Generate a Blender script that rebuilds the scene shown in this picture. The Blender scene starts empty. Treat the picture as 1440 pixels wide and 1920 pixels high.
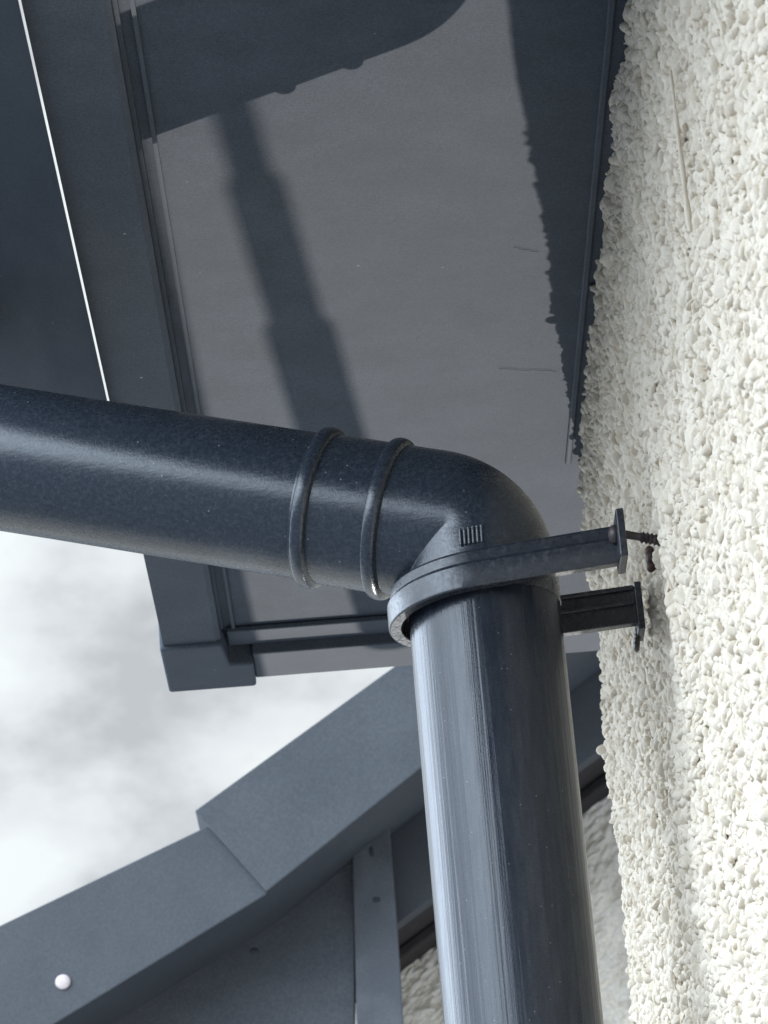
import bpy, bmesh, math, random
import numpy as np
from mathutils import Vector, Matrix
random.seed(4)
S = bpy.context.scene
C = S.collection

# ------------------------------------------------------------------ camera
F = 6384.0                                   # focal length in photo pixels (1440 x 1920)
def _cam():
    u = np.array([.084, 1.]); u /= np.linalg.norm(u)
    a = np.array([94., 2550.])
    d = a @ u
    p = math.atan2(d, F)
    U = np.array([-u[0]*math.cos(p), -u[1]*math.cos(p), math.sin(p)])
    A = np.array([a[0], a[1], F]); A /= np.linalg.norm(A)
    return np.array([np.cross(A, U), A, U])
CM = _cam()                                  # rows: world X (towards wall), Y (along wall), Z (up)
def at(x, y, axis, val):
    """world point where the sight line through photo pixel x, y meets the plane axis = val"""
    r = CM @ np.array([x-720., y-960., F])
    return Vector(r*val/r[axis])
cd = bpy.data.cameras.new('camera'); co = bpy.data.objects.new('camera', cd); C.objects.link(co)
cd.sensor_fit = 'VERTICAL'; cd.sensor_height = 36; cd.sensor_width = 27; cd.lens = F*36/1920
cd.clip_start = .05; cd.clip_end = 2000
R3 = Matrix(((CM[0][0], -CM[0][1], -CM[0][2]), (CM[1][0], -CM[1][1], -CM[1][2]), (CM[2][0], -CM[2][1], -CM[2][2])))
co.matrix_world = R3.to_4x4()
cd.dof.use_dof = True; cd.dof.focus_distance = 1.52; cd.dof.aperture_fstop = 62
S.camera = co
S.render.resolution_x = 768; S.render.resolution_y = 1024
S.view_settings.view_transform = 'Standard'; S.view_settings.look = 'None'
S.view_settings.exposure = 0.0; S.view_settings.gamma = 1

# ------------------------------------------------------------------ world
SUN_EL = math.radians(41); SUN_SL = .09
W = bpy.data.worlds.new('World'); S.world = W; W.use_nodes = True
nt = W.node_tree; N = nt.nodes; L = nt.links
for n in list(N): N.remove(n)
def wn(t, **k):
    n = N.new(t)
    for a, b in k.items(): setattr(n, a, b)
    return n
out = wn('ShaderNodeOutputWorld'); bg = wn('ShaderNodeBackground'); L.new(bg.outputs[0], out.inputs[0])
tc = wn('ShaderNodeTexCoord')
sky = wn('ShaderNodeTexSky', sky_type='NISHITA', sun_disc=False, sun_elevation=SUN_EL, sun_rotation=math.radians(270), air_density=1.0, dust_density=2.0)
def vmath(op, a, b=None):
    n = wn('ShaderNodeVectorMath', operation=op)
    for i, v in enumerate((a, b)):
        if v is None: continue
        if hasattr(v, 'links'): L.new(v, n.inputs[i])
        else: n.inputs[i].default_value = v
    return n
def wmath(op, a, b=None, clamp=False):
    n = wn('ShaderNodeMath', operation=op, use_clamp=clamp)
    for i, v in enumerate((a, b)):
        if v is None: continue
        if hasattr(v, 'links'): L.new(v, n.inputs[i])
        else: n.inputs[i].default_value = v
    return n.outputs[0]
def wmix(f, a, b, bt='MIX'):
    n = wn('ShaderNodeMix', data_type='RGBA', blend_type=bt)
    for i, v in ((0, f), (6, a), (7, b)):
        if hasattr(v, 'links'): L.new(v, n.inputs[i])
        elif i == 0: n.inputs[0].default_value = v
        else: n.inputs[i].default_value = (*v, 1)
    return n.outputs[2]
D = vmath('NORMALIZE', tc.outputs['Generated']).outputs[0]
sep = wn('ShaderNodeSeparateXYZ'); L.new(D, sep.inputs[0])
# cloud sheet: noise over the sky direction
mp = wn('ShaderNodeMapping'); mp.inputs['Scale'].default_value = (1, 1, 1.5); mp.inputs['Location'].default_value = (.37, .2, .61); L.new(D, mp.inputs[0])
n1 = wn('ShaderNodeTexNoise'); n1.inputs['Scale'].default_value = 9.0; n1.inputs['Detail'].default_value = 9; n1.inputs['Roughness'].default_value = .52; L.new(mp.outputs[0], n1.inputs[0])
cr = wn('ShaderNodeValToRGB'); L.new(n1.outputs[0], cr.inputs[0])
e = cr.color_ramp.elements; e[0].position = .41; e[0].color = (.56, .59, .61, 1); e[1].position = .58; e[1].color = (.95, 1.0, 1.0, 1)
m = e.new(.50); m.color = (.82, .86, .88, 1)
cloud = cr.outputs[0]
# two lobes added to the cloud on the left, brightening wall and pipe reflections
G = Vector((-.68, -.62, .39)).normalized()
g = wmath('MAXIMUM', vmath('DOT_PRODUCT', D, tuple(G)).outputs['Value'], 0.0)
G2 = Vector((-.82, .44, .36)).normalized()
g2 = wmath('POWER', wmath('MAXIMUM', vmath('DOT_PRODUCT', D, tuple(G2)).outputs['Value'], 0.0), 12.0)
gp = wmath('ADD', wmath('POWER', g, 6.5), wmath('MULTIPLY', g2, 1.0))
gc = wn('ShaderNodeCombineXYZ'); [L.new(wmath('ADD', wmath('MULTIPLY', gp, k), 1.0), gc.inputs[i]) for i, k in enumerate((9.8, 11.0, 12.9))]
bright = vmath('MULTIPLY', cloud, gc.outputs[0]).outputs[0]
skyc = vmath('SCALE', sky.outputs[0]); skyc.inputs['Scale'].default_value = .1
up = wmix(.93, skyc.outputs[0], bright)
gr = wn('ShaderNodeMapRange'); gr.inputs[1].default_value = -.06; gr.inputs[2].default_value = .05; L.new(sep.outputs[2], gr.inputs[0])
L.new(wmix(gr.outputs[0], (.38, .46, .58), up), bg.inputs[0])
bg.inputs[1].default_value = 1.0
W.cycles.sampling_method = 'MANUAL'; W.cycles.sample_map_resolution = 512

# ------------------------------------------------------------------ sun: low and warm, thrown back up under the eaves
sl = bpy.data.lights.new('sun', 'SUN'); sl.energy = 2.4; sl.angle = math.radians(.32); sl.color = (1, .97, .93)
so = bpy.data.objects.new('sun', sl); C.objects.link(so)
tr = Vector((-SUN_SL, -1, 0)).normalized()*math.cos(SUN_EL) + Vector((0, 0, math.sin(SUN_EL)))
so.rotation_euler = tr.to_track_quat('-Z', 'Y').to_euler(); so.location = (0, 5, -3)

# ------------------------------------------------------------------ materials
def mat(name, col, rough=.5, spec=.5, col2=None, nscale=40, contrast=(.35, .65), grain=0, gscale=900,
        specks=0, speck_col=(.5, .5, .48), sscale=160, bump=(), coord='Object', stretch=(1, 1, 1), rvar=0):
    """procedural surface: two tones mixed by noise, fine grain, small dust specks, bump layers (scale, strength, stretch)"""
    m = bpy.data.materials.new(name); m.use_nodes = True
    t = m.node_tree; n_ = t.nodes; l_ = t.links
    b = n_['Principled BSDF']; tcx = n_.new('ShaderNodeTexCoord'); co_ = tcx.outputs[coord]
    def mapping(s):
        q = n_.new('ShaderNodeMapping'); q.inputs['Scale'].default_value = s; l_.new(co_, q.inputs[0]); return q.outputs[0]
    def noise(s, det=4, st=(1, 1, 1), r=.55):
        q = n_.new('ShaderNodeTexNoise'); q.inputs['Scale'].default_value = s; q.inputs['Detail'].default_value = det
        q.inputs['Roughness'].default_value = r; l_.new(mapping(st), q.inputs[0]); return q.outputs[0]
    def mr(v, a, b_, c=0., d=1.):
        q = n_.new('ShaderNodeMapRange'); l_.new(v, q.inputs[0])
        for i, x in enumerate((a, b_, c, d)): q.inputs[i+1].default_value = x
        return q.outputs[0]
    def mix(f, a, b_, bt='MIX'):
        q = n_.new('ShaderNodeMix'); q.data_type = 'RGBA'; q.blend_type = bt
        for i, v in ((0, f), (6, a), (7, b_)):
            if hasattr(v, 'links'): l_.new(v, q.inputs[i])
            elif i == 0: q.inputs[0].default_value = v
            else: q.inputs[i].default_value = (*v, 1)
        return q.outputs[2]
    c = mix(mr(noise(nscale, 5, stretch), *contrast), col, col2 or col)
    if grain:
        q = mr(noise(gscale, 3), .3, .7, 1-grain, 1+grain)
        cc = n_.new('ShaderNodeCombineXYZ'); [l_.new(q, cc.inputs[i]) for i in range(3)]
        c = mix(1., c, cc.outputs[0], 'MULTIPLY')
    if specks:
        v = n_.new('ShaderNodeTexVoronoi'); v.inputs['Scale'].default_value = sscale; l_.new(mapping((1, 1, 1)), v.inputs[0])
        s1 = mr(v.outputs['Distance'], .05, .16, 1., 0.)
        sc = n_.new('ShaderNodeSeparateColor'); l_.new(v.outputs['Color'], sc.inputs[0])
        s2 = mr(sc.outputs[0], 1-specks, 1-specks+.02)
        q = n_.new('ShaderNodeMath'); q.operation = 'MULTIPLY'; l_.new(s1, q.inputs[0]); l_.new(s2, q.inputs[1])
        c = mix(q.outputs[0], c, speck_col)
    l_.new(c, b.inputs['Base Color'])
    b.inputs['Roughness'].default_value = rough; b.inputs['Specular IOR Level'].default_value = spec
    if rvar: l_.new(mr(noise(nscale*1.7, 5, stretch), .3, .7, rough-rvar, rough+rvar), b.inputs['Roughness'])
    prev = None
    for s, st, sr in bump:
        q = n_.new('ShaderNodeBump'); q.inputs['Strength'].default_value = 1; q.inputs['Distance'].default_value = st
        l_.new(noise(s, 4, sr), q.inputs['Height'])
        if prev: l_.new(prev, q.inputs['Normal'])
        prev = q.outputs[0]
    if prev: l_.new(prev, b.inputs['Normal'])
    return m
ISO = (1, 1, 1)
M_white = mat('painted_pebbledash', (.62, .55, .445), .8, .2, (.52, .445, .34), 70, (.48, .70), grain=.05, gscale=1500, bump=((1400, .0003, ISO),))
M_far_white = mat('far_pebbledash', (.82, .77, .68), .8, .3, (.62, .57, .49), 30, (.4, .7), grain=.12, gscale=260)
M_soffit = mat('anthracite_soffit', (.050, .062, .080), .62, .18, (.037, .046, .060), 34, (.35, .75), grain=.32, gscale=1100, specks=.012, sscale=170, bump=((1300, .00006, ISO),))
M_fascia = mat('anthracite_fascia', (.062, .074, .092), .6, .18, (.050, .060, .076), 34, (.3, .7), grain=.3, gscale=1100, specks=.02, sscale=190, bump=((1200, .00005, ISO),))
M_gutter = mat('gutter_plastic', (.038, .050, .070), .62, .15, (.048, .060, .080), 35, (.4, .75), grain=.2, gscale=1200, specks=.01, stretch=(1, .3, 1), rvar=.08)
M_pipe = mat('downpipe_plastic', (.013, .017, .025), .20, .36, (.024, .029, .037), 260, (.4, .75), grain=.3, gscale=1400, specks=.10, speck_col=(.13, .14, .15), sscale=420,
             stretch=(1, 1, .15), rvar=.07, bump=((300, .00045, (1, 1, .010)), (1100, .00006, ISO)))
M_slope = mat('offset_pipe_plastic', (.018, .024, .034), .25, .5, (.036, .044, .055), 520, (.44, .72), grain=.35, gscale=1500, specks=.10, speck_col=(.20, .20, .20), sscale=300,
              rvar=.08, bump=((420, .00010, (.03, 1, 1)), (1100, .00006, ISO)))
M_clip = mat('dusty_clip_plastic', (.018, .021, .028), .30, .5, (.045, .049, .056), 330, (.52, .70), grain=.18, gscale=1200, rvar=.1, bump=((900, .00005, ISO),))
M_screw = mat('dark_screw_steel', (.03, .028, .03), .45, .5, (.07, .05, .04), 500)
M_plug = mat('brown_plug', (.07, .035, .025), .6, .3, (.03, .02, .018), 400)
M_verge = mat('slate_blue_verge', (.082, .089, .099), .65, .2, (.068, .075, .085), 14, (.3, .7), grain=.14, gscale=420)
M_panel = mat('grey_cladding', (.088, .096, .108), .65, .2, (.068, .075, .087), 11, (.3, .7), grain=.2, gscale=420, stretch=(1, 1, 2.2))
M_strip = mat('worn_corner_trim', (.084, .092, .104), .65, .2, (.116, .125, .138), 16, (.46, .66), grain=.14, gscale=420)
M_brown = mat('brown_timber_underside', (.055, .045, .042), .7, .2, (.030, .027, .028), 12, (.35, .65), grain=.2, gscale=300)
M_hole = mat('dark_hole', (.052, .058, .068), .8, .1)
M_cap = mat('pale_fixing_cap', (.52, .46, .45), .55, .3, (.62, .54, .53), 300)
M_tile = mat('dark_roof_tile', (.05, .05, .055), .8, .2, (.035, .035, .04), 20)
M_caster = mat('stripe_caster_grey', (.2, .21, .22), .4, .5, (.15, .16, .17), 50)
M_web = mat('dusty_strand', (.042, .042, .044), .8, .1)
M_stone = mat('bare_pebble', (.62, .55, .45), .7, .3, (.52, .44, .34), 500)

# ------------------------------------------------------------------ mesh helpers
def obj(name, bm, m, parent=None, smooth=False, bevel=0, seg=2):
    bmesh.ops.recalc_face_normals(bm, faces=bm.faces)
    me = bpy.data.meshes.new(name); bm.to_mesh(me); bm.free()
    me.materials.append(m)
    if smooth:
        for p in me.polygons: p.use_smooth = True
        me.set_sharp_from_angle(angle=math.radians(40))
    o = bpy.data.objects.new(name, me); C.objects.link(o)
    if parent: o.parent = parent; o.matrix_parent_inverse = parent.matrix_world.inverted()
    if bevel:
        b = o.modifiers.new('bevel', 'BEVEL'); b.width = bevel; b.segments = seg; b.limit_method = 'ANGLE'
    return o
def thing(name, label, cat, loc=(0, 0, 0)):
    o = bpy.data.objects.new(name, None); C.objects.link(o)
    o.location = loc; o.empty_display_size = .02; o['label'] = label; o['category'] = cat
    bpy.context.view_layer.update()
    return o
def box(bm, x0, x1, y0, y1, z0, z1):
    v = [bm.verts.new(p) for p in ((x0,y0,z0),(x1,y0,z0),(x1,y1,z0),(x0,y1,z0),(x0,y0,z1),(x1,y0,z1),(x1,y1,z1),(x0,y1,z1))]
    for f in ((0,3,2,1),(4,5,6,7),(0,1,5,4),(1,2,6,5),(2,3,7,6),(3,0,4,7)): bm.faces.new([v[i] for i in f])
def prism(bm, pts, off):
    """closed solid from a planar outline and an extrusion vector"""
    off = Vector(off); a = [bm.verts.new(Vector(p)) for p in pts]; b = [bm.verts.new(Vector(p)+off) for p in pts]
    bm.faces.new(a); bm.faces.new(b[::-1]); n = len(a)
    for i in range(n): bm.faces.new((a[i], a[(i+1) % n], b[(i+1) % n], b[i]))
def tube(bm, path, radii, seg=96, caps=True, ref=Vector((0, 1, 0))):
    rings = []; n = len(path)
    for i, p in enumerate(path):
        t = (path[min(i+1, n-1)] - path[max(i-1, 0)])
        if t.length < 1e-9: t = path[i]-path[i-2]
        t.normalize(); a = ref.cross(t).normalized(); b = t.cross(a)
        rings.append([bm.verts.new(p + (a*math.cos(2*math.pi*k/seg) + b*math.sin(2*math.pi*k/seg))*radii[i]) for k in range(seg)])
    for q, w in zip(rings, rings[1:]):
        for k in range(seg): bm.faces.new((q[k], q[(k+1) % seg], w[(k+1) % seg], w[k]))
    if caps: bm.faces.new(rings[0][::-1]); bm.faces.new(rings[-1])
def sweep(bm, path, prof):
    """path: list of (point, outward normal); prof: list of (outward, up) closed outline"""
    rings = [[bm.verts.new(p + n*o + Vector((0, 0, z))) for o, z in prof] for p, n in path]; k = len(prof)
    for q, w in zip(rings, rings[1:]):
        for i in range(k): bm.faces.new((q[i], q[(i+1) % k], w[(i+1) % k], w[i]))
    bm.faces.new(rings[0][::-1]); bm.faces.new(rings[-1])
def grid_mesh(name, P, m, parent):
    """smooth quad sheet from an (ny, nz, 3) array"""
    ny, nz, _ = P.shape
    idx = np.arange(ny*nz).reshape(ny, nz)
    q = np.stack([idx[:-1, :-1], idx[1:, :-1], idx[1:, 1:], idx[:-1, 1:]], -1).reshape(-1, 4)
    me = bpy.data.meshes.new(name)
    me.vertices.add(ny*nz); me.vertices.foreach_set('co', P.astype(np.float32).ravel())
    me.loops.add(q.size); me.loops.foreach_set('vertex_index', q.astype(np.int32).ravel())
    me.polygons.add(len(q)); me.polygons.foreach_set('loop_start', np.arange(0, q.size, 4, dtype=np.int32))
    me.polygons.foreach_set('use_smooth', np.ones(len(q), dtype=bool))
    me.update(calc_edges=True); me.materials.append(m)
    o = bpy.data.objects.new(name, me); C.objects.link(o)
    if parent: o.parent = parent; o.matrix_parent_inverse = parent.matrix_world.inverted()
    return o
def pebbles(a0, a1, b0, b1, step, spacing, rmin, rmax, hscale, seed):
    """height field of thrown pebbles under paint: upper envelope of many small domes"""
    rng = np.random.default_rng(seed)
    na = int((a1-a0)/step)+1; nb = int((b1-b0)/step)+1
    H = np.zeros((na, nb))
    ga = np.arange(a0, a1+spacing, spacing); gb = np.arange(b0, b1+spacing, spacing)
    A, B = np.meshgrid(ga, gb, indexing='ij')
    A = (A + rng.uniform(-.6, .6, A.shape)*spacing).ravel(); B = (B + rng.uniform(-.6, .6, B.shape)*spacing).ravel()
    n = A.size
    r = rmin + (rmax-rmin)*rng.random(n)**2.2
    el = rng.uniform(.65, 1.5, n); th = rng.uniform(0, math.pi, n)
    h = r*rng.uniform(.55, 1.45, n)*hscale; base = rng.normal(0, .35*rmin, n)
    sk = rng.uniform(-.45, .45, (2, n))                      # leaning domes
    w = int(rmax*1.35/step)+1
    ia = np.round((A-a0)/step).astype(int); ib = np.round((B-b0)/step).astype(int)
    ct, st = np.cos(th), np.sin(th)
    for da in range(-w, w+1):
        for db in range(-w, w+1):
            xa = ia+da; xb = ib+db
            ok = (xa >= 0) & (xa < na) & (xb >= 0) & (xb < nb)
            dx = a0+xa*step-A; dy = b0+xb*step-B
            u = (dx*ct+dy*st)/(r*el); v = (-dx*st+dy*ct)/(r/el)
            q = u*u+v*v; ok &= q < 1
            if not ok.any(): continue
            val = h*(1-q)**.5*(1+sk[0]*u+sk[1]*v)+base
            np.maximum.at(H, (xa[ok], xb[ok]), val[ok])
    return H
def blur(H, k):
    for _ in range(k):
        P = np.pad(H, 1, mode='edge'); H = (P[:-2, 1:-1]+P[2:, 1:-1]+P[1:-1, :-2]+P[1:-1, 2:]+4*H)/8
    return H

# ------------------------------------------------------------------ house: wall, soffit, fascia, barge board, roof
XW, ZS, ZF = .144, .725, .713
YC, YB0, YB1 = 1.766, 2.012, 2.057           # far wall corner; barge board underside
house = thing('house', 'white pebbledashed house corner with dark grey eaves overhead and the downpipe fixed to it', 'house', (XW+.5, 1.2, -1.65))
step = .0007
rng = np.random.default_rng(3)
wob = [(rng.uniform(20, 75), rng.uniform(20, 75), rng.uniform(0, 6.28)) for _ in range(10)]
def macro(y, z):
    """slow unevenness of the render coat, metres towards the pipe"""
    m_ = sum(np.sin(a_*y + b_*z*(1 if i % 2 else -1) + c_) for i, (a_, b_, c_) in enumerate(wob))*.00042
    lump = lambda y0, z0, ry, rz: np.exp(-((y-y0)/ry)**2-((z-z0)/rz)**2)
    m_ = m_ + .0040*lump(1.325, .52, .026, .085) + .0008*lump(1.34, .38, .04, .1) - .0048*lump(1.425, .51, .048, .085)
    m_ = m_ + .0036*np.clip((.60-z)/.2, 0, 1.6)*np.clip((y-1.5)/.26, 0, 1)
    return m_
DRIP = (1.114, .545, .612); SEAM = (1.552, .497, .548)
def pebble_coat(y0, y1, z0, z1, pitch, rlo, rhi, keep, seed):
    """thousands of thrown pebbles, each a rounded irregular stone half sunk in the coat and painted over"""
    g_ = np.random.default_rng(seed)
    tmp = bmesh.new(); bmesh.ops.create_icosphere(tmp, subdivisions=3, radius=1)
    V = np.array([v.co[:] for v in tmp.verts]); Fc = np.array([[v.index for v in f.verts] for f in tmp.faces]); tmp.free()
    use = V[:, 0] < .32; fk = use[Fc].all(1); Fc = Fc[fk]
    ids = np.unique(Fc); rem = -np.ones(len(V), int); rem[ids] = np.arange(len(ids)); V = V[ids]; Fc = rem[Fc]
    Y, Z = np.meshgrid(np.arange(y0, y1, pitch), np.arange(z0, z1, pitch), indexing='ij')
    Y = (Y + g_.uniform(-.55, .55, Y.shape)*pitch).ravel(); Z = (Z + g_.uniform(-.55, .55, Z.shape)*pitch).ravel()
    ok = keep(Y, Z) & (Y < y1-.0005)
    Y, Z = Y[ok], Z[ok]; n = len(Y)
    r_ = rlo + (rhi-rlo)*g_.random(n)**2.4
    ax = r_[:, None]*np.stack([g_.uniform(.8, 1.2, n), g_.uniform(.9, 1.55, n), g_.uniform(.42, .85, n)], 1)
    Q = np.linalg.qr(g_.normal(size=(n, 3, 3)))[0]
    A = np.einsum('nij,nj,nkj->nik', Q, ax, Q)
    X = XW - macro(Y, Z) + g_.normal(0, .00055, n) + .25*(r_-rlo)
    k1 = g_.normal(0, 2.0, (n, 3)); p1 = g_.uniform(0, 6.28, n); k2 = g_.normal(0, 3.6, (n, 3)); p2 = g_.uniform(0, 6.28, n)
    d1 = 1 + .12*np.sin(k1@V.T + p1[:, None]) + .07*np.sin(k2@V.T + p2[:, None])
    Pp = np.einsum('nij,vj->nvi', A, V)*d1[..., None]
    Pp[..., 0] += X[:, None]; Pp[..., 1] += Y[:, None]; Pp[..., 2] += Z[:, None]
    return Pp.reshape(-1, 3), (Fc[None]+(np.arange(n)*len(V))[:, None, None]).reshape(-1, 3)
def tri_mesh(name, P, T, m, parent):
    me = bpy.data.meshes.new(name)
    me.vertices.add(len(P)); me.vertices.foreach_set('co', P.astype(np.float32).ravel())
    me.loops.add(T.size); me.loops.foreach_set('vertex_index', T.astype(np.int32).ravel())
    me.polygons.add(len(T)); me.polygons.foreach_set('loop_start', np.arange(0, T.size, 3, dtype=np.int32))
    me.polygons.foreach_set('use_smooth', np.ones(len(T), dtype=bool))
    me.update(calc_edges=True); me.materials.append(m)
    o = bpy.data.objects.new(name, me); C.objects.link(o)
    if parent: o.parent = parent; o.matrix_parent_inverse = parent.matrix_world.inverted()
    return o
def keep(y, z):
    seen = (z/y < .66) & (z/y > .215)
    drip = (y > DRIP[0]) & (y < DRIP[0]+.005) & (z > DRIP[1]) & (z < DRIP[2])
    seam = (y > SEAM[0]-.002) & (y < SEAM[0]+.016) & (z > SEAM[1]) & (z < SEAM[2])
    return seen & ~drip & ~seam
PW, TW = pebble_coat(.84, YC, .20, .730, .0034, .0017, .0041, keep, 7)
# the coat they sit in, joined to the same wall mesh
st = .0022; yy = np.arange(.78, YC+.0001, st); zz = np.arange(.18, .735, st)
YY, ZZ = np.meshgrid(yy, zz, indexing='ij')
XX = XW - macro(YY, ZZ) - .0006 + rng.normal(0, .00035, YY.shape)
XX = XX + np.where((YY > SEAM[0]) & (YY < SEAM[0]+.014) & (ZZ > SEAM[1]) & (ZZ < SEAM[2]), .004, 0)
PB = np.stack([XX, YY, ZZ], -1); i_ = np.arange(YY.size).reshape(YY.shape)
qa, qb, qc, qd = i_[:-1, :-1].ravel(), i_[1:, :-1].ravel(), i_[1:, 1:].ravel(), i_[:-1, 1:].ravel()
TB = np.concatenate([np.stack([qa, qb, qc], 1), np.stack([qa, qc, qd], 1)])
tri_mesh('wall', np.concatenate([PW, PB.reshape(-1, 3)]), np.concatenate([TW, TB+len(PW)]), M_white, house)
bm = bmesh.new(); pth = []; rr = []
for i in range(25):
    t = i/24; pth.append(Vector((XW-.0050, DRIP[0], DRIP[2]+(DRIP[1]-DRIP[2])*t))); rr.append((.0006+.0005*t)*(1+.25*math.sin(t*23)))
tube(bm, pth, rr, 12); obj('paint_drip', bm, M_white, house, True)
bm = bmesh.new(); box(bm, XW+.003, XW+.28, -3.0, YC-.002, -1.65, ZS+.15)
obj('wall_core', bm, M_white, house)
for px, py, r in ((1325, 440, .0050), (1378, 205, .0042)):
    bm = bmesh.new(); c = at(px, py, 0, XW-.002)
    s = bmesh.ops.create_icosphere(bm, subdivisions=3, radius=1)
    for v in s['verts']: v.co = c + Vector((v.co.x*r*.8, v.co.y*r*1.5, v.co.z*r*.55))*(1+.08*math.sin(v.co.x*5+v.co.z*7))
    obj('bare_stone', bm, M_stone, house, True)

bm = bmesh.new(); box(bm, -.0705, .60, -.9, YB0+.004, ZS, ZS+.010)
soffit = obj('soffit', bm, M_soffit, house)
bm = bmesh.new()                                             # channel trim between soffit and wall / barge board
box(bm, XW-.010, XW-.0065, -.9, YC-.004, ZS-.0016, ZS+.002)
obj('wall_trim', bm, M_fascia, house, bevel=.0008)
bm = bmesh.new(); box(bm, -.069, .60, YB0-.026, YB0-.001, ZS-.004, ZS-.0005)
obj('end_trim', bm, M_fascia, house, bevel=.0008)
bm = bmesh.new()                                             # fascia: board with a folded inner return lip
prism(bm, [(-.108, -.9, ZF), (-.0755, -.9, ZF), (-.0725, -.9, ZF+.002), (-.0725, -.9, ZF+.009), (-.0705, -.9, ZF+.009), (-.0705, -.9, ZF+.013), (-.092, -.9, ZF+.013), (-.092, -.9, ZF+.14), (-.108, -.9, ZF+.14)], (0, YB0-.03+.9, 0))
obj('fascia', bm, M_fascia, house)
bm = bmesh.new(); box(bm, -.0655, -.0635, -.9, YB0-.004, ZS-.0022, ZS+.002)
obj('soffit_bead', bm, M_fascia, house)
bm = bmesh.new(); box(bm, -.0545, .60, YB0, YB1, ZF+.0015, ZF+.16)
obj('barge_board', bm, M_fascia, house, bevel=.001)
bm = bmesh.new()                                             # moulded corner cap where fascia and barge board meet
prism(bm, [(-.1105, 1.979, ZF-.003), (-.0725, 1.979, ZF-.003), (-.069, 2.016, ZF-.003), (-.0545, 2.018, ZF-.003), (-.0545, 2.0605, ZF-.003), (-.1105, 2.0605, ZF-.003)], (0, 0, .16))
cap = obj('corner_cap', bm, M_fascia, house, bevel=.0018)
for (x0, y0), (x1, y1) in (((935, 692), (1045, 696)), ((962, 463), (1010, 474))):
    bm = bmesh.new()
    a, b = at(x0, y0, 2, ZS-.0006), at(x1, y1, 2, ZS-.0006); n = 7
    pth = [a.lerp(b, i/n)+Vector((random.uniform(-1, 1)*.0004, random.uniform(-1, 1)*.0010, 0)) for i in range(n+1)]
    tube(bm, pth, [.00010]*(n+1), 6, ref=Vector((0, 0, 1)))
    obj('cobweb', bm, M_web, house)
bm = bmesh.new()
prism(bm, [(-.100, -.9, ZF+.141), (.9, -.9, ZF+.56), (.9, -.9, ZF+.60), (-.100, -.9, ZF+.165)], (0, YB1+.9+.01, 0))
obj('roof', bm, M_tile, house)

# ------------------------------------------------------------------ gutter
gutter = thing('gutter', 'dark flat-bottomed gutter running along the fascia edge at top left', 'gutter', (-.166, 1.2, .72))
YE = at(225, 862, 2, .703).y
gp_ = [(-.2140, .765), (-.2150, .742), (-.2080, .722), (-.1960, .706), (-.1850, .7030), (-.1115, .7030), (-.1080, .7045), (-.1085, .7090), (-.1150, .7480)]
gi = [(-.1165, .7478), (-.1104, .7090), (-.1110, .7055), (-.1850, .7050), (-.1945, .7078), (-.2062, .7230), (-.2130, .742), (-.2125, .765)]
bm = bmesh.new(); prism(bm, [(x, -.9, z) for x, z in gp_+gi], (0, YE+.9, 0))
obj('channel', bm, M_gutter, gutter, True)
bm = bmesh.new(); prism(bm, [(x, YE+.0005, z) for x, z in gp_], (0, .004, 0))
obj('stop_end', bm, M_gutter, gutter, True)

# ------------------------------------------------------------------ downpipe with elbow and sloping offset
PX, PY, RP = .0655, 1.4196, .0338
J = Vector((PX, PY, .5535))
AX = Vector((-.9358, .1707, .3085)).normalized()
pipe = thing('downpipe', 'black round downpipe with ribbed elbow turning under the eaves, beside the white wall', 'downpipe', (PX, PY, -1.65))
bm = bmesh.new()
tube(bm, [Vector((PX, PY, z)) for z in (-1.6, -.5, 0, .2, .3, .4, J.z-.030)], [RP]*7, 160, ref=Vector((0, 1, 0)))
obj('pipe', bm, M_pipe, pipe, True)
def bend(Jp, d_in, d_out, R, r, seg=128, pre=(), post=()):
    """round elbow: travels along d_in to Jp then leaves along d_out"""
    th = d_in.angle(d_out); tl = R*math.tan(th/2)
    nrm = (d_out - d_in*d_in.dot(d_out)).normalized()
    cen = Jp - d_in*tl + nrm*R
    pts = []; rad = []
    for s, rr in pre: pts.append(Jp - d_in*s); rad.append(rr)
    k = 22
    for i in range(k+1):
        a = th*i/k; pts.append(cen - nrm*R*math.cos(a) + d_in*R*math.sin(a)); rad.append(r)
    for s, rr in post: pts.append(Jp + d_out*s); rad.append(rr)
    return pts, rad
RS = .0343
def collar(c, half=.0038, hgt=.0028):
    o = []
    for i in range(13):
        t = -1+2*i/12; o.append((c+half*t, RS + hgt*math.sqrt(max(0, 1-t*t))**.8))
    return o
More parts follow.
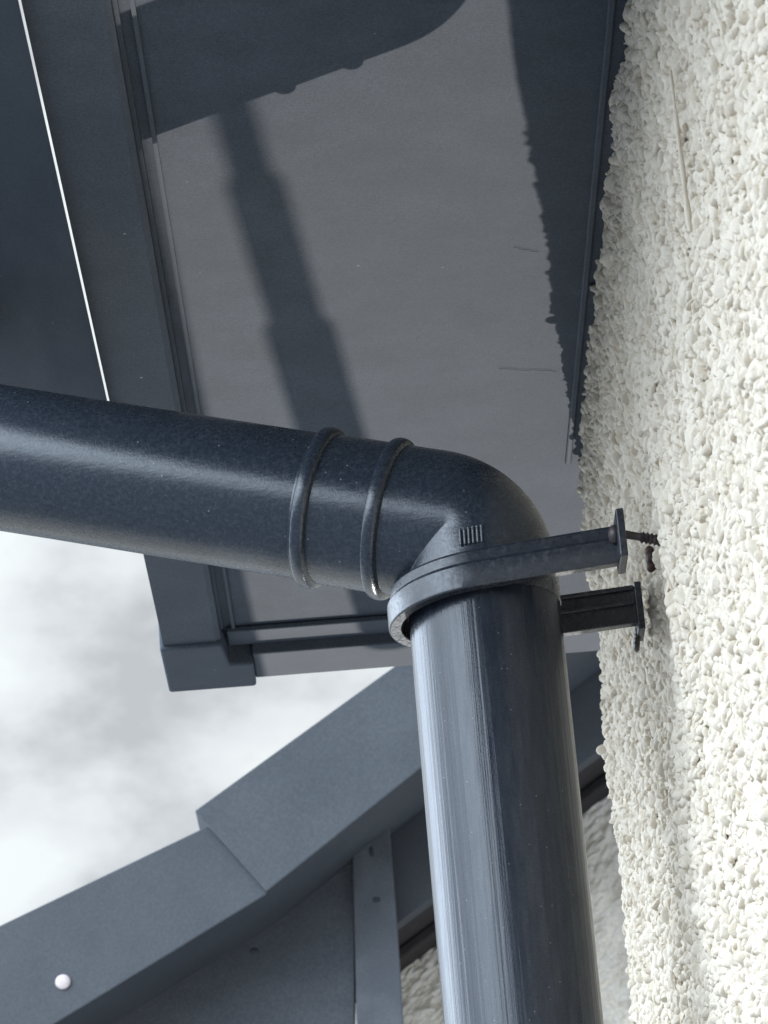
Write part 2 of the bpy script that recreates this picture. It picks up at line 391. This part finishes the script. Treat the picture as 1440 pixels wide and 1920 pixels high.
def mitre_elbow(bm, Jp, d1, d2, r, pre, post, rout=.062, crease=.28, seg=176, k=26):
    """elbow with a round back and a sharp inner fold; pre / post: (distance from Jp, radius) along each leg"""
    th = d1.angle(d2); m_ = (d2-d1).normalized(); b_ = d1.cross(d2).normalized()
    n1 = b_.cross(d1); n2 = b_.cross(d2); ch = math.cos(th/2); tt = math.tan(th/2); rings = []
    ph = [2*math.pi*i/seg for i in range(seg)]
    for d, rr in pre: rings.append([Jp - d1*d + n1*(rr*math.cos(p)) + b_*(rr*math.sin(p)) for p in ph])
    for i in range(k+1):
        ring = []
        for p in ph:
            c, s_ = r*math.cos(p), r*math.sin(p)
            rho = max(.0007, rout*(crease*r-c)/((1+crease)*r))
            Q = Jp + b_*s_ + m_*(c/ch); T = Q - d1*(rho*tt); a = th*i/k
            ring.append(T + n1*(rho*(1-math.cos(a))) + d1*(rho*math.sin(a)))
        rings.append(ring)
    for d, rr in post: rings.append([Jp + d2*d + n2*(rr*math.cos(p)) + b_*(rr*math.sin(p)) for p in ph])
    R_ = [[bm.verts.new(v) for v in g_] for g_ in rings]
    for q, w in zip(R_, R_[1:]):
        for i in range(seg): bm.faces.new((q[i], q[(i+1) % seg], w[(i+1) % seg], w[i]))
    bm.faces.new(R_[0][::-1]); bm.faces.new(R_[-1])
post = collar(.0405) + [(.0475, RS), (.055, RS), (.064, RS)] + collar(.0735) + [(.0782, RP+.0002)]
bm = bmesh.new(); mitre_elbow(bm, J, Vector((0, 0, 1)), AX, RS, [(.0610, RP+.0001), (.0608, RS)][:0] + [(.0372, RP+.0001), (.0370, RS)], post)
elbow = obj('elbow', bm, M_slope, pipe, True)
bm = bmesh.new()                                             # moulded grip ribs on the front of the elbow
for i in range(6):
    a = at(862+i*8.0, 992-i*1.4, 1, PY-RS-.0001); b = at(864+i*8.0, 1022-i*1.2, 1, PY-RS-.0001)
    tube(bm, [a, b], [.0007]*2, 8, ref=Vector((0, 1, 0)))
c = at(869, 1041, 1, PY-RS-.001); s = bmesh.ops.create_icosphere(bm, subdivisions=2, radius=.0016, matrix=Matrix.Translation(c))
obj('moulded_rib', bm, M_slope, elbow, True)
K = J + AX*.267                                              # upper elbow, out of the photograph, into the gutter outlet
bm = bmesh.new()
pts2 = [J+AX*s for s in (.060, .09, .13, .17, .20)]; r2 = [RP-.0002]*5
q, qr = bend(K, AX, Vector((0, 0, 1)), .045, RP, post=((.05, RP), (.075, RP+.003)))
tube(bm, pts2+q, r2+qr, 160, ref=Vector((.17, .98, 0)).normalized())
obj('offset_pipe', bm, M_slope, pipe, True)

# ------------------------------------------------------------------ pipe clip with two arms, flanges and a half-drawn screw
clip = thing('pipe_clip', 'black pipe clip gripping the downpipe below its elbow, one screw pulling out of the wall', 'pipe clip', (PX, PY, .52))
TI = math.tan(math.radians(4.0))
def tilt(bm):
    for v in bm.verts: v.co.z += (v.co.x-PX)*TI
ZC, RC = .5225, .0362
def path_u(r, x_near, x_far):
    cx = PX-.0012; o = []
    for i in range(9): o.append((Vector((x_near+(cx-x_near)*i/9, PY-r-.004*((x_near+(cx-x_near)*i/9-cx)/(x_near-cx)), ZC)), Vector((0, -1, 0))))
    for i in range(41):
        a = -math.pi/2 - math.pi*i/40; n_ = Vector((math.cos(a), math.sin(a), 0)); o.append((Vector((cx, PY, ZC))+n_*r, n_))
    for i in range(1, 10): o.append((Vector((cx+(x_far-cx)*i/9, PY+r, ZC)), Vector((0, 1, 0))))
    return o
bm = bmesh.new()
XN, XF = .1235, .1365
sweep(bm, path_u(RC, XN, XF), [(0, -.0095), (.0052, -.0095), (.0056, -.0088), (.0056, .0015), (.0040, .0026), (.0040, .0075), (.0030, .0085), (.0, .0085)])
tilt(bm); band = obj('band', bm, M_clip, clip, True, bevel=.0004)
for z0, z1 in ((-.0010, .0012), (.0060, .0082)):             # folded ridges along the inner face of the far arm
    bm = bmesh.new(); box(bm, PX+.020, XF-.001, PY+RC-.0022, PY+RC+.0005, ZC+z0, ZC+z1); tilt(bm); obj('ridge', bm, M_clip, band, bevel=.0005)
bm = bmesh.new()
box(bm, XN-.0005, XN+.0030, PY-RC-.022, PY-RC+.001, ZC-.0115, ZC+.0105); tilt(bm)
fl = obj('flange', bm, M_clip, clip, bevel=.0006)
bm = bmesh.new()
box(bm, XF-.0005, XF+.0028, PY+RC-.001, PY+RC+.017, ZC-.013, ZC+.010); tilt(bm)
obj('flange', bm, M_clip, clip, bevel=.0006)
bm = bmesh.new(); ys = PY-RC-.012
a = Vector((XN+.002, ys, ZC+.0065)); b = Vector((XW+.001, ys, ZC+.001))
nn = 90; pth = []; rr = []
for i in range(nn+1):
    t = i/nn; pth.append(a.lerp(b, t)); rr.append(.0018 if t < .42 else .0018+.0010*abs(((t*11) % 1)*2-1))
tube(bm, pth, rr, 20, ref=Vector((0, 1, 0)))
hd = Vector((XN-.0012, ys, ZC+.0065)); s = bmesh.ops.create_uvsphere(bm, u_segments=20, v_segments=10, radius=1)
for v in s['verts']: v.co = hd + Vector((v.co.x*.0028, v.co.y*.0042, v.co.z*.0042))
obj('screw', bm, M_screw, clip, True)
plug = None
bm = bmesh.new(); c = at(1219, 1048, 0, XW-.0005)
for k, (dz, r) in enumerate(((.0035, .0018), (0, .0022), (-.004, .0016))):
    s = bmesh.ops.create_icosphere(bm, subdivisions=2, radius=1)
    for v in s['verts']: v.co = c + Vector((v.co.x*.0022, v.co.y*r*2.2, v.co.z*r*1.5+dz))
o = obj('wall_plug', bm, M_plug, None, True)
o['label'] = 'small dark brown plug stub in the white wall just below the loose screw'; o['category'] = 'wall plug'
bm = bmesh.new()
c = at(1196, 1192, 1, PY+RC+.012)
for k in range(4):
    s = bmesh.ops.create_icosphere(bm, subdivisions=2, radius=1)
    for v in s['verts']: v.co = c + Vector((v.co.x*.0016-.0004*k, v.co.y*.003, v.co.z*.003-.002*k+.001))
o = obj('screw', bm, M_screw, clip, True)

# ------------------------------------------------------------------ neighbouring gable beyond
nb_ = thing('neighbouring_house', 'neighbouring gable with slate-blue roof edge and grey cladding, below and behind the downpipe', 'house', (0, 3.6, 0))
def slab(name, pix, Y, thick, m, parent=nb_, bevel=.0015):
    bm = bmesh.new(); prism(bm, [at(x, y, 1, Y) for x, y in pix], (0, thick, 0))
    return obj(name, bm, m, parent, bevel=bevel)
slab('verge_cap', [(365, 1520), (1300, 843), (1300, 1040), (790, 1440), (500, 1672)], 3.38, .15, M_verge)
slab('verge_cap', [(0-260, 1859), (0, 1735), (384, 1551), (440, 1560), (520, 1648), (500, 1677), (104, 1919), (-260, 2140)], 3.390, .13, M_verge)
barge = slab('barge_board', [(640, 1560), (1300, 1020), (1300, 1290), (1130, 1403), (1090, 1432), (810, 1683), (750, 1728), (640, 1810)], 3.55, .03, M_verge)
panel = slab('cladding_panel', [(-260, 2000), (100, 1860), (480, 1640), (665, 1500), (665, 2260), (-260, 2260)], 3.515, .03, M_panel)
strip = slab('corner_trim', [(658, 1500), (722, 1440), (729, 1537), (748, 1775), (757, 1920), (772, 2260), (676, 2260), (667, 1837)], 3.500, .045, M_strip)
for x, y, rx, rz in ((697, 1597, .0025, .006), (706, 1687, .0045, .003), (477, 1783, .005, .003)):
    bm = bmesh.new(); c = at(x, y, 1, 3.4995 if x > 600 else 3.5145)
    s = bmesh.ops.create_icosphere(bm, subdivisions=2, radius=1)
    for v in s['verts']: v.co = c + Vector((v.co.x*rx, v.co.y*.0015, v.co.z*rz))
    obj('fixing_hole', bm, M_hole, strip if x > 600 else panel, True)
bm = bmesh.new(); c = at(118, 1841, 1, 3.3885)
s = bmesh.ops.create_uvsphere(bm, u_segments=24, v_segments=12, radius=1)
for v in s['verts']: v.co = c + Vector((v.co.x*.0078, v.co.y*.0028, v.co.z*.0078))
obj('fixing_cap', bm, M_cap, nb_, True)
# dark boxed underside running back from the barge board to the wall
bm = bmesh.new(); pr = [at(x, y, 1, 3.58) for x, y in ((640, 1800), (750, 1722), (810, 1677), (1090, 1428), (1130, 1398), (1300, 1285))]
prism(bm, pr+[p+Vector((0, 0, .03)) for p in pr[::-1]], (0, .30, 0)); obj('verge_underside', bm, M_brown, nb_)
bm = bmesh.new(); prism(bm, [p+Vector((0, .115, -.014)) for p in pr]+[p+Vector((0, .115, .0)) for p in pr[::-1]], (0, .12, 0)); obj('timber_batten', bm, M_brown, nb_, bevel=.003)
Y0 = 3.76; s2 = .0016; x0, x1, z0, z1 = -.02, .42, .55, 1.42
Hn = blur(pebbles(x0, x1, z0, z1, s2, .0075, .004, .010, .8, 11), 1)
n0, n1_ = Hn.shape; xx = (x0+np.arange(n0)*s2)[:, None]
pa, pb = at(500, 1672, 1, 3.5), at(790, 1440, 1, 3.5)
def slope_z(x, drop=0): return pa.z + (x-pa.x)*(pb.z-pa.z)/(pb.x-pa.x) - drop
top = slope_z(xx)-.005
P = np.empty((n0, n1_, 3)); P[..., 0] = xx; P[..., 1] = Y0-Hn; P[..., 2] = z0+(top-z0)*np.linspace(0, 1, n1_)[None, :]
grid_mesh('wall', P, M_far_white, nb_)
bm = bmesh.new(); prism(bm, [(-.30, Y0+.004, .45), (.9, Y0+.004, .45), (.9, Y0+.004, slope_z(.9, .02)), (-.30, Y0+.004, slope_z(-.30, .02))], (0, .25, 0)); obj('wall_core', bm, M_far_white, nb_)

# unseen post added below the view to cast the shadow stripe on the soffit
caster = thing('stripe_caster', 'unseen slim grey post with a thicker upper sleeve, added to cast the stripe shadow on the soffit', 'post', (.104, 2.8, -1.65))
bm = bmesh.new(); tube(bm, [Vector((.104, 2.8, z)) for z in (-1.65, -.50, -.499, -.36, -.359, .02)], [.010, .010, .014, .014, .0180, .019], 32, ref=Vector((0, 1, 0)))
obj('caster_pole', bm, M_caster, caster, True)

bm = bmesh.new(); prism(bm, [(-2.6, 2.80, -1.65), (.080, 2.80, -1.65), (.080, 2.80, -.80), (.008, 2.80, .22), (-2.6, 2.80, .22)], (0, .12, 0))  # raked wall added out of view to keep gutter and fascia in shade
shade_wall = thing('added_shade_wall', 'unseen low rendered wall with a flat coping, added to shade the gutter and fascia', 'wall', (-1.3, 2.86, -1.65))
obj('wall', bm, M_far_white, shade_wall)
bm = bmesh.new(); box(bm, -2.63, .004, 2.77, 2.95, .2205, .27); obj('coping', bm, M_far_white, shade_wall, bevel=.004)
